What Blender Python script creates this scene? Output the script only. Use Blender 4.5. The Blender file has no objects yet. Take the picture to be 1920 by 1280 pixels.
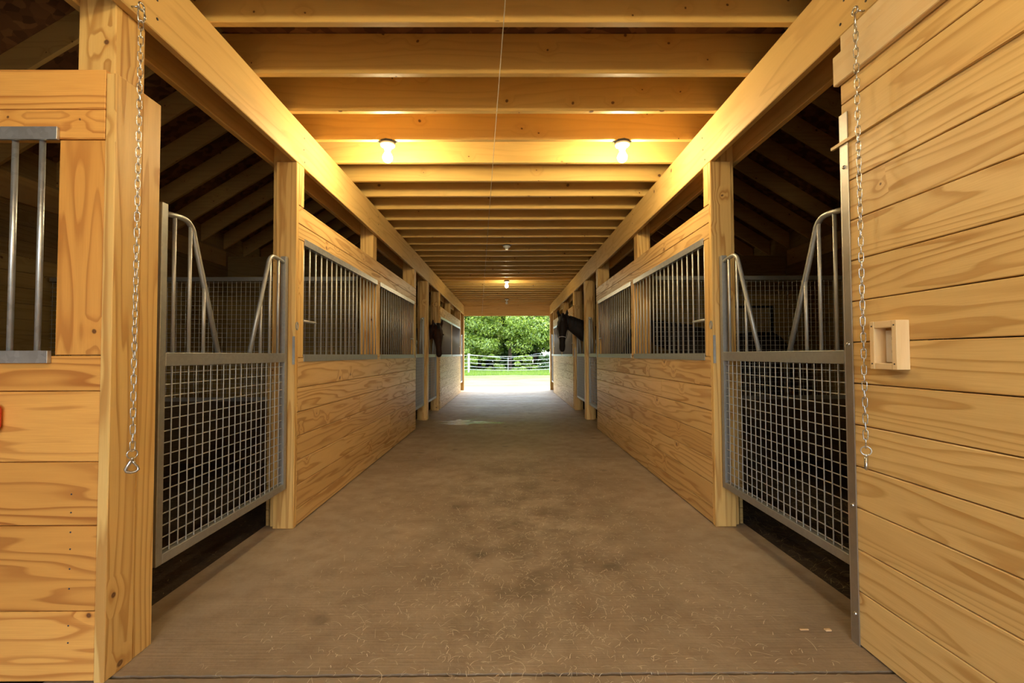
import bpy, bmesh, math, random
from mathutils import Vector, Matrix
random.seed(7)
R = random.random
def U(a, b): return a + (b - a) * R()
COL = bpy.context.scene.collection
SC = bpy.context.scene

# ------------------------------------------------------------------ camera
F_PX, CX, PITCH, YAW, ROLL, CAM_H = 856.98, 956.06, .0286, .0049, -.0032, 1.1624
cam = bpy.data.cameras.new('camera')
cam.sensor_width = 36; cam.lens = F_PX / 1920 * 36; cam.clip_start = .05; cam.clip_end = 400
cam.shift_x = (960 - CX) / 1920
camo = bpy.data.objects.new('camera', cam); COL.objects.link(camo)
fw = Vector((math.sin(YAW) * math.cos(PITCH), math.cos(YAW) * math.cos(PITCH), math.sin(PITCH)))
rt = Vector((math.cos(YAW), -math.sin(YAW), 0)); up = rt.cross(fw)
c_, s_ = math.cos(ROLL), math.sin(ROLL)
rt, up = c_ * rt + s_ * up, -s_ * rt + c_ * up
camo.matrix_world = Matrix(((rt.x, up.x, -fw.x, 0), (rt.y, up.y, -fw.y, 0), (rt.z, up.z, -fw.z, CAM_H), (0, 0, 0, 1)))
SC.camera = camo

# ------------------------------------------------------------------ world, sun, exposure
SC.view_settings.view_transform = 'Standard'; SC.view_settings.look = 'None'
SC.view_settings.gamma = 1; SC.view_settings.exposure = 1.40
SC.cycles.use_denoising = True
SC.cycles.max_bounces = 9; SC.cycles.diffuse_bounces = 6; SC.cycles.sample_clamp_indirect = 6
w = bpy.data.worlds.new('sky'); SC.world = w; w.use_nodes = True
wn = w.node_tree; wn.nodes.clear()
bg = wn.nodes.new('ShaderNodeBackground'); out = wn.nodes.new('ShaderNodeOutputWorld')
sky = wn.nodes.new('ShaderNodeTexSky'); sky.sky_type = 'NISHITA'; sky.sun_disc = False
sky.sun_elevation = math.radians(58); sky.sun_rotation = math.radians(35); sky.air_density = 1.2; sky.dust_density = 3
mixw = wn.nodes.new('ShaderNodeMixRGB'); mixw.inputs[0].default_value = .55; mixw.inputs[2].default_value = (.85, .92, 1, 1)
SKY = 4.0
sm = wn.nodes.new('ShaderNodeVectorMath'); sm.operation = 'SCALE'; sm.inputs[3].default_value = .12
wn.links.new(sky.outputs[0], sm.inputs[0]); wn.links.new(sm.outputs[0], mixw.inputs[1])
wn.links.new(mixw.outputs[0], bg.inputs[0]); bg.inputs[1].default_value = SKY
wn.links.new(bg.outputs[0], out.inputs[0])
sl = bpy.data.lights.new('sun', 'SUN'); sl.energy = 3.2; sl.angle = .02; sl.color = (1, .95, .86)
so = bpy.data.objects.new('sun', sl); COL.objects.link(so)
so.rotation_euler = Vector((-.45, -.35, -1.0)).to_track_quat('-Z', 'Y').to_euler()
BULB_E = 300.0
BULB_C = (1.0, .82, .47)

# ------------------------------------------------------------------ materials
def nt(name):
    m = bpy.data.materials.new(name); m.use_nodes = True
    t = m.node_tree; b = t.nodes['Principled BSDF']
    return m, t, b
class N:
    """small node helper"""
    def __init__(s, t): s.t = t
    def n(s, kind, **k):
        x = s.t.nodes.new(kind)
        for a, v in k.items(): setattr(x, a, v)
        return x
    def put(s, inp, v):
        if hasattr(v, 'is_output') or isinstance(v, bpy.types.NodeSocket): s.t.links.new(v, inp)
        else: inp.default_value = v
    def m(s, op, a, b=None, c=None, clamp=False):
        x = s.n('ShaderNodeMath', operation=op); x.use_clamp = clamp
        s.put(x.inputs[0], a)
        if b is not None: s.put(x.inputs[1], b)
        if c is not None: s.put(x.inputs[2], c)
        return x.outputs[0]
    def xyz(s, a, b, c):
        x = s.n('ShaderNodeCombineXYZ'); s.put(x.inputs[0], a); s.put(x.inputs[1], b); s.put(x.inputs[2], c); return x.outputs[0]
    def sep(s, v):
        x = s.n('ShaderNodeSeparateXYZ'); s.put(x.inputs[0], v); return x.outputs
    def noise(s, v, scale, detail=2, rough=.5, col=False):
        x = s.n('ShaderNodeTexNoise'); s.put(x.inputs['Vector'], v); x.inputs['Scale'].default_value = scale
        x.inputs['Detail'].default_value = detail; x.inputs['Roughness'].default_value = rough
        return x.outputs[1 if col else 0]
    def ramp(s, v, stops):
        x = s.n('ShaderNodeValToRGB'); s.put(x.inputs[0], v); e = x.color_ramp.elements
        while len(e) < len(stops): e.new(.5)
        for i, (p, c) in enumerate(stops):
            e[i].position = p; e[i].color = (c[0], c[1], c[2], 1) if hasattr(c, '__len__') else (c, c, c, 1)
        return x.outputs[0]
    def mix(s, f, a, b, kind='MIX'):
        x = s.n('ShaderNodeMixRGB', blend_type=kind); s.put(x.inputs[0], f)
        s.put(x.inputs[1], a if not isinstance(a, tuple) else (*a, 1)); s.put(x.inputs[2], b if not isinstance(b, tuple) else (*b, 1)); return x.outputs[0]
    def mr(s, v, a, b, c, d):
        x = s.n('ShaderNodeMapRange'); s.put(x.inputs[0], v)
        for i, q in enumerate((a, b, c, d)): x.inputs[i + 1].default_value = q
        return x.outputs[0]
    def bump(s, h, st, dist):
        x = s.n('ShaderNodeBump'); x.inputs['Strength'].default_value = st; x.inputs['Distance'].default_value = dist
        s.put(x.inputs['Height'], h); return x.outputs[0]

def wood(name, light, dark, rings=9.0, contrast=.75, knots=.5, rough=.5, knotcol=(.10, .035, .012), tone=.25, stain=0.0, stretch=1.0):
    """lumber: UV is in metres, u along the grain; v carries 4 x board number"""
    m, t, b = nt(name); k = N(t)
    uv = k.n('ShaderNodeUVMap').outputs[0]
    u, v, _ = k.sep(uv)
    bid = k.m('ROUND', k.m('DIVIDE', v, 4.0))
    vl = k.m('SUBTRACT', v, k.m('MULTIPLY', bid, 4.0))
    wnz = k.n('ShaderNodeTexWhiteNoise', noise_dimensions='1D'); k.put(wnz.inputs['W'], bid)
    rnd = wnz.outputs[0]; rcol = k.sep(wnz.outputs[1])
    # knots
    vo = k.n('ShaderNodeTexVoronoi', voronoi_dimensions='2D', feature='F1'); vo.inputs['Scale'].default_value = 4.2
    warp = k.noise(k.xyz(k.m('ADD', u, bid), vl, bid), 6, 1)
    kv = k.xyz(k.m('ADD', k.m('ADD', u, k.m('MULTIPLY', bid, 3.71)), k.m('MULTIPLY', warp, .06)), k.m('ADD', k.m('ADD', k.m('MULTIPLY', vl, 1.0), k.m('MULTIPLY', warp, .035)), k.m('MULTIPLY', bid, 1.13)), 0.0)
    k.put(vo.inputs['Vector'], kv)
    kd = vo.outputs['Distance']
    pick = k.m('LESS_THAN', k.sep(vo.outputs['Color'])[0], knots)
    kr = k.m('MULTIPLY', kd, k.mr(k.sep(vo.outputs['Color'])[1], 0, 1, 2.6, .75))
    kmask = k.m('MULTIPLY', k.m('MULTIPLY', k.mr(kr, .034, .062, 1, 0), pick), k.mr(kr, 0, .05, .8, 1))
    halo = k.m('MULTIPLY', k.mr(kd, .04, .30, 1, 0), pick)
    # growth rings: contours of a long stretched noise field
    g = k.noise(k.xyz(k.m('MULTIPLY', u, .62 * stretch), k.m('MULTIPLY', vl, 6.5), k.m('MULTIPLY', bid, 5.17)), 1.0, 2.2, .45)
    g2 = k.noise(k.xyz(k.m('MULTIPLY', u, 5.0), k.m('MULTIPLY', vl, 30.0), bid), 1.0, 1)
    ring = k.m('ADD', k.m('MULTIPLY', g, rings), k.m('MULTIPLY', halo, 1.0))
    ring = k.m('ADD', ring, k.m('MULTIPLY', g2, .22))
    ring = k.m('ADD', ring, k.m('MULTIPLY', vl, k.mr(rcol[1], 0, 1, 1, 18)))
    fr = k.m('FRACT', ring)
    saw = k.ramp(fr, [(0, .10), (.30, 0.0), (.62, .25), (.80, .9), (.92, 1), (1.0, .10)])
    amp = k.noise(k.xyz(k.m('MULTIPLY', u, .5), k.m('MULTIPLY', vl, 5.0), k.m('ADD', bid, 50.0)), 1.0, 1)
    f = k.m('MULTIPLY', saw, k.m('MULTIPLY', k.mr(amp, .3, .7, .45, 1.0), contrast), clamp=True)
    col = k.mix(f, tuple(light), tuple(dark))
    fib = k.noise(k.xyz(k.m('MULTIPLY', u, 7.0), k.m('MULTIPLY', vl, 330.0), bid), 1.0, 2)
    col = k.mix(k.mr(fib, .35, .75, 0, .24), col, tuple(dark))
    # board to board tone
    dk = tuple(c * q for c, q in zip(light, (.72, .62, .5)))
    col = k.mix(k.mr(rnd, 0, 1, 0, tone * 2), col, k.mix(f, dk, tuple(c * .7 for c in dark)))
    if stain:
        st = k.noise(k.xyz(k.m('MULTIPLY', u, 1.3), k.m('MULTIPLY', vl, 9.0), k.m('MULTIPLY', bid, 2.3)), 1.0, 3)
        col = k.mix(k.mr(st, .55, .8, 0, stain), col, tuple(c * .45 for c in light))
    col = k.mix(k.m('MULTIPLY', halo, .22), col, (light[0] * .7, light[1] * .5, light[2] * .3))
    col = k.mix(kmask, col, tuple(knotcol))
    k.put(b.inputs['Base Color'], col)
    k.put(b.inputs['Roughness'], k.m('ADD', rough, k.m('MULTIPLY', f, .15)))
    b.inputs['Specular IOR Level'].default_value = .35
    k.put(b.inputs['Normal'], k.bump(k.m('ADD', f, k.m('MULTIPLY', fib, .5)), .25, .002))
    return m

W = {}
W['board'] = wood('yellow_pine_boards', (.71, .47, .185), (.38, .18, .04), rings=9, contrast=.9, knots=.22, rough=.42, tone=.28)
W['wall'] = wood('pale_pine_boards', (.80, .56, .225), (.50, .26, .065), rings=10, contrast=1, knots=.12, rough=.40, tone=.16)
W['near'] = wood('orange_pine_boards', (.78, .405, .10), (.42, .14, .022), rings=10, contrast=1, knots=.2, rough=.42, tone=.38)
W['post'] = wood('pine_posts', (.75, .49, .165), (.43, .20, .042), rings=9, contrast=1, knots=.2, rough=.45, tone=.2, stretch=.7)
W['beam'] = wood('pine_beams', (.75, .49, .17), (.54, .30, .085), rings=6, contrast=.6, knots=.2, rough=.5, tone=.15, stain=.3)
W['joist'] = wood('spruce_joists', (.73, .475, .145), (.54, .31, .085), rings=5, contrast=.45, knots=.5, rough=.5, tone=.18, stain=.25)
W['rafter'] = wood('spruce_rafters', (.64, .41, .15), (.44, .25, .075), rings=5, contrast=.5, knots=.4, rough=.6, tone=.25)
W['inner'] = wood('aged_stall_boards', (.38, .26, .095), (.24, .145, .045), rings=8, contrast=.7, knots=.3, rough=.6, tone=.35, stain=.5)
W['kick'] = wood('dark_kick_boards', (.085, .055, .028), (.05, .03, .014), rings=8, contrast=.7, knots=.3, rough=.7, tone=.35, stain=.5)  # much darker brown than the other stall boards
W['pale'] = wood('fresh_white_pine', (.80, .60, .33), (.66, .43, .18), rings=5, contrast=.4, knots=.05, rough=.45, tone=.1)

def metal(name, col, metallic=.75, rough=.42, spots=.12, scale=60):
    m, t, b = nt(name); k = N(t)
    p = k.n('ShaderNodeTexCoord').outputs['Object']
    vo = k.n('ShaderNodeTexVoronoi'); k.put(vo.inputs['Vector'], p); vo.inputs['Scale'].default_value = scale
    a = k.sep(vo.outputs['Color'])[0]; nz = k.noise(p, 9, 3)
    f = k.m('ADD', k.m('MULTIPLY', a, spots), k.m('MULTIPLY', nz, spots * 1.6))
    k.put(b.inputs['Base Color'], k.mix(f, tuple(c * .72 for c in col), tuple(min(1, c * 1.35) for c in col)))
    b.inputs['Metallic'].default_value = metallic
    k.put(b.inputs['Roughness'], k.m('ADD', rough, k.m('MULTIPLY', nz, .18)))
    return m
M = {}
M['galv'] = metal('galvanized_steel', (.43, .43, .40), .7, .38)
M['galv_light'] = metal('bright_galvanized_steel', (.58, .60, .61), .8, .30, .3, 45)
M['wire'] = metal('galvanized_wire', (.55, .54, .50), .6, .38, .1, 90)
M['steel'] = metal('brushed_steel_strip', (.60, .57, .52), .9, .28, .08)
M['chain'] = metal('zinc_plated_chain', (.72, .70, .66), .95, .18, .05)
M['black_iron'] = metal('dark_iron', (.03, .03, .03), .5, .5)
M['plate_dark'] = metal('dark_box', (.035, .035, .035), .1, .5)
def plain(name, col, rough=.5, metallic=0, emis=None, es=0, trans=0, sss=0):
    m, t, b = nt(name); k = N(t)
    nz = k.noise(k.n('ShaderNodeTexCoord').outputs['Object'], 14, 3)
    k.put(b.inputs['Base Color'], k.mix(k.mr(nz, .3, .7, 0, .35), tuple(col), tuple(c * .75 for c in col)))
    b.inputs['Roughness'].default_value = rough; b.inputs['Metallic'].default_value = metallic
    if emis: b.inputs['Emission Color'].default_value = (*emis, 1); b.inputs['Emission Strength'].default_value = es
    b.inputs['Transmission Weight'].default_value = trans
    return m
M['porcelain'] = plain('white_porcelain', (.8, .8, .76), .25)
M['bulb_on'] = plain('lit_bulb_glass', (1, 1, 1), .4, emis=BULB_C, es=BULB_E)
M['bulb_far'] = plain('lit_far_bulb_glass', (1, 1, 1), .4, emis=BULB_C, es=BULB_E * .5)
M['bulb_off'] = plain('unlit_bulb_glass', (.75, .76, .74), .15)
M['plastic_white'] = plain('white_plastic', (.9, .89, .88), .35)
M['red'] = plain('red_plastic', (.62, .03, .01), .3)
M['panel'] = plain('grey_stall_mat', (.17, .17, .18), .55)
M['vinyl'] = plain('white_fence_vinyl', (.85, .87, .88), .4)
M['tape'] = plain('white_fence_tape', (.72, .80, .80), .5)
M['cord'] = plain('grey_cord', (.45, .38, .28), .6)
M['nail'] = plain('dark_nail_head', (.05, .06, .10), .4, .6)
M['hole'] = plain('dark_screw_head', (.03, .02, .015), .5, .3)
M['chip'] = plain('pale_wood_chip', (.7, .45, .22), .6)
M['straw'] = plain('dry_hay', (.72, .62, .44), .6)
M['hay'] = plain('stall_hay', (.34, .27, .11), .7)

def osb():
    m, t, b = nt('oriented_strand_board'); k = N(t)
    p = k.n('ShaderNodeTexCoord').outputs['Object']
    x, y, z = k.sep(p); wv = k.noise(p, 5, 2, col=True)
    vo = k.n('ShaderNodeTexVoronoi'); vo.inputs['Scale'].default_value = 14
    k.put(vo.inputs['Vector'], k.mix(.12, p, wv, 'ADD')); a = k.sep(vo.outputs['Color'])[0]
    k.put(b.inputs['Base Color'], k.ramp(a, [(0, (.10, .04, .015)), (.5, (.18, .075, .03)), (1, (.28, .13, .05))]))
    b.inputs['Roughness'].default_value = .65; return m
M['osb'] = osb()

def concrete():
    m, t, b = nt('broom_finished_concrete'); k = N(t)
    p = k.n('ShaderNodeTexCoord').outputs['Object']; x, y, z = k.sep(p)
    n1 = k.noise(p, .9, 4, .6); n2 = k.noise(p, 7, 5, .65); n3 = k.noise(k.xyz(k.m('MULTIPLY', x, 3.0), k.m('MULTIPLY', y, 90.0), 0.0), 1, 3)
    n4 = k.noise(p, 55, 3)
    c = k.mix(k.mr(n1, .36, .66, 0, 1), (.262, .192, .120), (.40, .31, .205))
    c = k.mix(k.mr(n2, .42, .72, 0, .5), c, (.155, .098, .052))
    c = k.mix(k.mr(n3, .45, .75, 0, .35), c, (.36, .27, .18))
    c = k.mix(k.mr(n4, .58, .75, 0, .35), c, (.36, .27, .18))
    # middle of the aisle is soiled darker in patches
    cd = k.m('ADD', k.m('POWER', k.m('DIVIDE', k.m('SUBTRACT', x, .15), .75), 2.0), k.m('POWER', k.m('DIVIDE', k.m('SUBTRACT', y, 3.3), 2.0), 2.0))
    patch = k.m('MULTIPLY', k.mr(cd, 0, 1.2, 1, 0), k.mr(k.noise(p, 3.4, 4, .6), .42, .62, 0, .7))
    c = k.mix(patch, c, (.11, .075, .038))
    # darker damp oil spots
    vo = k.n('ShaderNodeTexVoronoi', voronoi_dimensions='2D'); vo.inputs['Scale'].default_value = .9
    k.put(vo.inputs['Vector'], k.mix(.10, p, k.noise(p, 6, 2, col=True), 'ADD'))
    c = k.mix(k.mr(vo.outputs['Distance'], .02, .05, .5, 0), c, (.085, .058, .032))
    k.put(b.inputs['Base Color'], c)
    # wet puddle by the left wall near the second door
    wob = k.noise(k.xyz(x, k.m('MULTIPLY', y, 3.0), 0.0), 2.6, 4)
    def pud(px, py, rx, ry, r0):
        d = k.m('ADD', k.m('POWER', k.m('DIVIDE', k.m('SUBTRACT', x, px), rx), 2.0), k.m('POWER', k.m('DIVIDE', k.m('SUBTRACT', y, py), ry), 2.0))
        return k.mr(k.m('ADD', d, k.m('MULTIPLY', k.m('SUBTRACT', wob, .5), 5.0)), r0, r0 + .15, 1, 0)
    wet = k.m('MAXIMUM', pud(-.80, 7.9, .42, .30, .8), pud(-.35, 7.85, .4, .10, .7))
    far = k.mr(y, 4, 13, 0, 1)
    dry = k.m('SUBTRACT', k.m('ADD', .50, k.m('MULTIPLY', n2, .22)), k.m('MULTIPLY', far, k.mr(k.noise(k.xyz(k.m('MULTIPLY', x, .8), k.m('MULTIPLY', y, 3.0), 0.0), 1, 3), .3, .7, 0, .22)))
    k.put(b.inputs['Roughness'], k.m('SUBTRACT', dry, k.m('MULTIPLY', wet, .34), clamp=True))
    b.inputs['Specular IOR Level'].default_value = .5
    h = k.m('ADD', k.m('MULTIPLY', n4, .5), k.m('ADD', n3, n2))
    bm_ = k.n('ShaderNodeBump'); bm_.inputs['Distance'].default_value = .004; k.put(bm_.inputs['Height'], h)
    k.put(bm_.inputs['Strength'], k.m('SUBTRACT', .45, k.m('MULTIPLY', wet, .42)))
    k.put(b.inputs['Normal'], bm_.outputs[0])
    return m
M['concrete'] = concrete()
def soil(name, a, c2, sc=8, bumpd=.02):
    m, t, b = nt(name); k = N(t); p = k.n('ShaderNodeTexCoord').outputs['Object']
    n = k.noise(p, sc, 6, .7); n2 = k.noise(p, sc * 9, 3)
    c = k.mix(k.mr(n, .35, .65, 0, 1), tuple(a), tuple(c2)); c = k.mix(k.mr(n2, .62, .72, 0, .5), c, tuple(min(1, q * 3) for q in c2))
    k.put(b.inputs['Base Color'], c); b.inputs['Roughness'].default_value = .9
    k.put(b.inputs['Normal'], k.bump(n, .8, bumpd)); return m
M['stall_floor'] = soil('dark_stall_bedding', (.022, .013, .007), (.05, .031, .015))
M['ground'] = None
def ground():
    m, t, b = nt('mown_grass_and_gravel'); k = N(t); p = k.n('ShaderNodeTexCoord').outputs['Object']; x, y, z = k.sep(p)
    n = k.noise(p, .55, 5, .6); n2 = k.noise(p, 14, 4)
    g = k.mix(k.mr(n2, .3, .7, 0, 1), (.045, .085, .012), (.085, .13, .025))
    d = k.mix(k.mr(n2, .3, .7, 0, 1), (.085, .085, .045), (.12, .11, .062))
    c = k.mix(k.mr(k.m('ADD', n, k.m('MULTIPLY', k.m('SUBTRACT', y, 21.0), .028)), .42, .62, 0, 1), d, g)
    k.put(b.inputs['Base Color'], c); b.inputs['Roughness'].default_value = .9
    k.put(b.inputs['Normal'], k.bump(n2, .6, .02)); return m
M['ground'] = ground()
def leaf(name, a, c2, tr=.45):
    m, t, b = nt(name); k = N(t)
    g = k.n('ShaderNodeNewGeometry').outputs['Random Per Island']
    t.nodes.remove(b)
    c = k.mix(g, tuple(a), tuple(c2))
    df = k.n('ShaderNodeBsdfDiffuse'); tl = k.n('ShaderNodeBsdfTranslucent'); mx = k.n('ShaderNodeMixShader'); mx.inputs[0].default_value = tr
    gl = k.n('ShaderNodeBsdfGlossy'); gl.inputs['Roughness'].default_value = .45; m2 = k.n('ShaderNodeMixShader'); m2.inputs[0].default_value = .05
    k.put(df.inputs[0], c); k.put(tl.inputs[0], k.mix(.5, c, (.45, .62, .08)))
    t.links.new(df.outputs[0], mx.inputs[1]); t.links.new(tl.outputs[0], mx.inputs[2])
    t.links.new(mx.outputs[0], m2.inputs[1]); t.links.new(gl.outputs[0], m2.inputs[2])
    t.links.new(m2.outputs[0], t.nodes['Material Output'].inputs[0]); return m
M['leaf'] = leaf('fresh_green_leaves', (.05, .12, .010), (.34, .44, .05))
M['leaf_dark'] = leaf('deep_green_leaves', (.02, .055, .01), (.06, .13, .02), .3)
M['grass'] = leaf('long_grass_blades', (.07, .17, .015), (.17, .27, .04))
M['bark'] = soil('rough_bark', (.05, .032, .02), (.10, .07, .045), 12, .03)
def coat(name, a, c2):
    m, t, b = nt(name); k = N(t); p = k.n('ShaderNodeTexCoord').outputs['Object']
    n = k.noise(p, 4, 3); f = k.noise(k.xyz(k.m('MULTIPLY', k.sep(p)[0], 60.0), k.m('MULTIPLY', k.sep(p)[1], 60.0), k.m('MULTIPLY', k.sep(p)[2], 14.0)), 1, 2)
    c = k.mix(k.mr(n, .35, .65, 0, 1), tuple(a), tuple(c2)); c = k.mix(k.mr(f, .4, .7, 0, .3), c, tuple(q * 1.8 for q in c2))
    k.put(b.inputs['Base Color'], c); b.inputs['Roughness'].default_value = .65; b.inputs['Specular IOR Level'].default_value = .2; k.put(b.inputs['Normal'], k.bump(f, .15, .002)); return m
M['coat_bay'] = coat('dark_bay_coat', (.018, .008, .004), (.05, .019, .008))
M['coat_black'] = coat('black_brown_coat', (.010, .007, .006), (.022, .015, .011))
M['mane'] = plain('black_mane_hair', (.006, .005, .005), .45)
M['halter'] = plain('pale_halter_webbing', (.45, .42, .42), .6)
M['eye'] = plain('dark_glossy_eye', (.01, .008, .007), .08)

# ------------------------------------------------------------------ geometry helpers
BID = [0]
def newid(): BID[0] += 1; return BID[0]
class MB:
    def __init__(s): s.bm = bmesh.new(); s.uv = s.bm.loops.layers.uv.new('UVMap')
    def hexa(s, P, g=None, bid=None):
        """8 corner points in box order (x fastest, then y, then z), g = grain axis 0/1/2"""
        bid = newid() if bid is None else bid
        vs = [s.bm.verts.new(p) for p in P]
        lo = [min(p[i] for p in P) for i in range(3)]; hi = [max(p[i] for p in P) for i in range(3)]
        if g is None: g = max(range(3), key=lambda i: hi[i] - lo[i])
        o = [a for a in range(3) if a != g]; ru = U(0, 60)
        mid = [(a + b) / 2 for a, b in zip(lo, hi)]
        for n, idx in ((2, (0, 2, 3, 1)), (2, (4, 5, 7, 6)), (1, (0, 1, 5, 4)), (1, (2, 6, 7, 3)), (0, (0, 4, 6, 2)), (0, (1, 3, 7, 5))):
            f = s.bm.faces.new([vs[i] for i in idx])
            for l in f.loops:
                c = l.vert.co
                if n == g: u_, v_ = (c[o[0]] - mid[o[0]]) * .3 + ru, (c[o[1]] - mid[o[1]])
                else:
                    a = [q for q in o if q != n][0]
                    u_, v_ = c[g] + ru + (0 if n == o[0] else 7.3), c[a] - mid[a]
                l[s.uv].uv = (u_, v_ + 4 * bid)
    def box(s, x0, x1, y0, y1, z0, z1, g=None, bid=None):
        if x0 > x1: x0, x1 = x1, x0
        s.hexa([(x, y, z) for z in (z0, z1) for y in (y0, y1) for x in (x0, x1)], g, bid)
    def tube(s, pts, r, seg=10, cap=True, closed=False):
        pts = [Vector(p) for p in pts]; rings = []; n = len(pts)
        rr = r if hasattr(r, '__len__') else [r] * n
        prev = None
        for i, p in enumerate(pts):
            a = pts[(i - 1) % n] if (closed or i) else p; b = pts[(i + 1) % n] if (closed or i < n - 1) else p
            t = (b - a).normalized()
            if prev is None:
                h = Vector((0, 0, 1)) if abs(t.z) < .9 else Vector((1, 0, 0)); l = t.cross(h).normalized()
            else:
                l = (prev - t * prev.dot(t))
                l = l.normalized() if l.length > 1e-6 else t.orthogonal().normalized()
            prev = l; m_ = t.cross(l)
            rings.append([s.bm.verts.new(p + rr[i] * (math.cos(q) * l + math.sin(q) * m_)) for q in [2 * math.pi * j / seg for j in range(seg)]])
        rg = range(n) if closed else range(n - 1)
        for i in rg:
            A, B = rings[i], rings[(i + 1) % n]
            for j in range(seg):
                f = s.bm.faces.new((A[j], A[(j + 1) % seg], B[(j + 1) % seg], B[j])); f.smooth = True
        if cap and not closed:
            s.bm.faces.new(rings[0][::-1]); s.bm.faces.new(rings[-1])
    def lathe(s, c, prof, seg=20, axis=2):
        """prof: (radius, height) list around the z axis (or another) at c"""
        c = Vector(c); rings = []
        def P(r, h, q):
            a, b = r * math.cos(q), r * math.sin(q)
            return c + (Vector((a, b, h)) if axis == 2 else Vector((h, a, b)) if axis == 0 else Vector((a, h, b)))
        for r, h in prof:
            if r < 1e-6: rings.append([s.bm.verts.new(P(0, h, 0))])
            else: rings.append([s.bm.verts.new(P(r, h, 2 * math.pi * j / seg)) for j in range(seg)])
        for A, B in zip(rings, rings[1:]):
            for j in range(seg):
                j2 = (j + 1) % seg
                q = [A[j % len(A)], A[j2 % len(A)], B[j2 % len(B)], B[j % len(B)]]
                q2 = []
                for v_ in q:
                    if v_ not in q2: q2.append(v_)
                if len(q2) > 2:
                    f = s.bm.faces.new(q2); f.smooth = True
    def ball(s, c, r, seg=12):
        s.lathe(c, [(0, -r)] + [(r * math.cos(a), r * math.sin(a)) for a in [-math.pi / 2 + math.pi * i / 8 for i in range(1, 8)]] + [(0, r)], seg)
    def done(s, name, mat, parent=None, bevel=0, label=None):
        bmesh.ops.recalc_face_normals(s.bm, faces=s.bm.faces)
        me = bpy.data.meshes.new(name); s.bm.to_mesh(me); s.bm.free(); me.materials.append(mat)
        o = bpy.data.objects.new(name, me); COL.objects.link(o)
        if parent: o.parent = parent; o.matrix_parent_inverse = Matrix.Translation(-parent.location) if parent.type == 'EMPTY' and not parent.get('rot') else Matrix()
        if bevel:
            b = o.modifiers.new('edge', 'BEVEL'); b.width = bevel; b.segments = 1; b.limit_method = 'ANGLE'
        if label: o['label'] = label
        return o
def tag(o, label, cat, group=None, kind=None):
    if label: o['label'] = label
    if cat: o['category'] = cat
    if group: o['group'] = group
    if kind: o['kind'] = kind
    return o
def thing(name, loc, label, cat, group=None):
    o = bpy.data.objects.new(name, None); COL.objects.link(o); o.location = loc
    return tag(o, label, cat, group)
def struct(name, mb, mat, bevel=0):
    o = mb.done(name, mat, None, bevel); o['kind'] = 'structure'; return o
ORD = ['first', 'second', 'third', 'fourth', 'fifth', 'sixth', 'seventh', 'eighth', 'ninth', 'tenth', 'eleventh', 'twelfth', 'thirteenth', 'fourteenth',
       'fifteenth', 'sixteenth', 'seventeenth', 'eighteenth', 'nineteenth', 'twentieth', 'twenty-first', 'twenty-second', 'twenty-third', 'twenty-fourth',
       'twenty-fifth', 'twenty-sixth', 'twenty-seventh', 'twenty-eighth', 'twenty-ninth', 'thirtieth', 'thirty-first', 'thirty-second', 'thirty-third', 'thirty-fourth']

XL, XR = -1.4387, 1.396
FACE = {-1: XL, 1: XR}
SIDE = {-1: 'left', 1: 'right'}
HB, HJ, HT = 2.49, 2.779, 3.014       # beam bottom, joist bottom, joist top
YEND, YBACK, XO = 15.2, -3.6, 5.1
TH = .038

# ------------------------------------------------------------------ floor
def jag(y, n=140, a=.006):
    return [(XL - .22 + (XR - XL + .44) * i / n, y + U(-a, a)) for i in range(n + 1)]
def slab(name, lo, hi):
    b = MB(); bm = b.bm
    up_ = [bm.verts.new((x, y, 0)) for x, y in lo], [bm.verts.new((x, y, 0)) for x, y in hi]
    dn_ = [bm.verts.new((x, y, -.12)) for x, y in lo], [bm.verts.new((x, y, -.12)) for x, y in hi]
    n = len(lo)
    for i in range(n - 1):
        bm.faces.new((up_[0][i], up_[0][i + 1], up_[1][i + 1], up_[1][i]))
        bm.faces.new((dn_[0][i], dn_[0][i + 1], up_[0][i + 1], up_[0][i])); bm.faces.new((up_[1][i], up_[1][i + 1], dn_[1][i + 1], dn_[1][i]))
    for e in (0, -1): bm.faces.new((dn_[0][e], up_[0][e], up_[1][e], dn_[1][e]))
    o = struct(name, b, M['concrete'])
    return o
J1a, J1b = jag(1.686, a=.002), jag(1.702, a=.003)
flat = lambda y: [(x, y) for x, _ in J1a]
slab('floor', flat(YBACK), J1a)
slab('floor', J1b, flat(5.140))
slab('floor', flat(5.150), flat(10.6)); slab('floor', flat(10.604), flat(16.7))
b = MB(); b.box(-XO, XO, YBACK, YEND, -.16, -.125); struct('floor', b, M['stall_floor'])
for s, n in ((-1, 'left'), (1, 'right')):
    b = MB(); bm = b.bm
    x0, x1 = FACE[s] + s * .225, s * XO
    nx, ny = 40, 130
    g = [[bm.verts.new((x0 + (x1 - x0) * i / nx, 1.7 + (YEND - 1.7) * j / ny, -.035 + U(-.012, .012) - (.04 if i == 0 else 0))) for i in range(nx + 1)] for j in range(ny + 1)]
    for j in range(ny):
        for i in range(nx): bm.faces.new((g[j][i], g[j][i + 1], g[j + 1][i + 1], g[j + 1][i])).smooth = True
    struct('floor_stalls_' + n, b, M['stall_floor'])
b = MB(); b.box(-XO, XL - .225, YBACK, 1.66, -.12, 0); b.box(XR + .225, XO, YBACK, 1.66, -.12, 0); struct('floor', b, M['concrete'])

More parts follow.
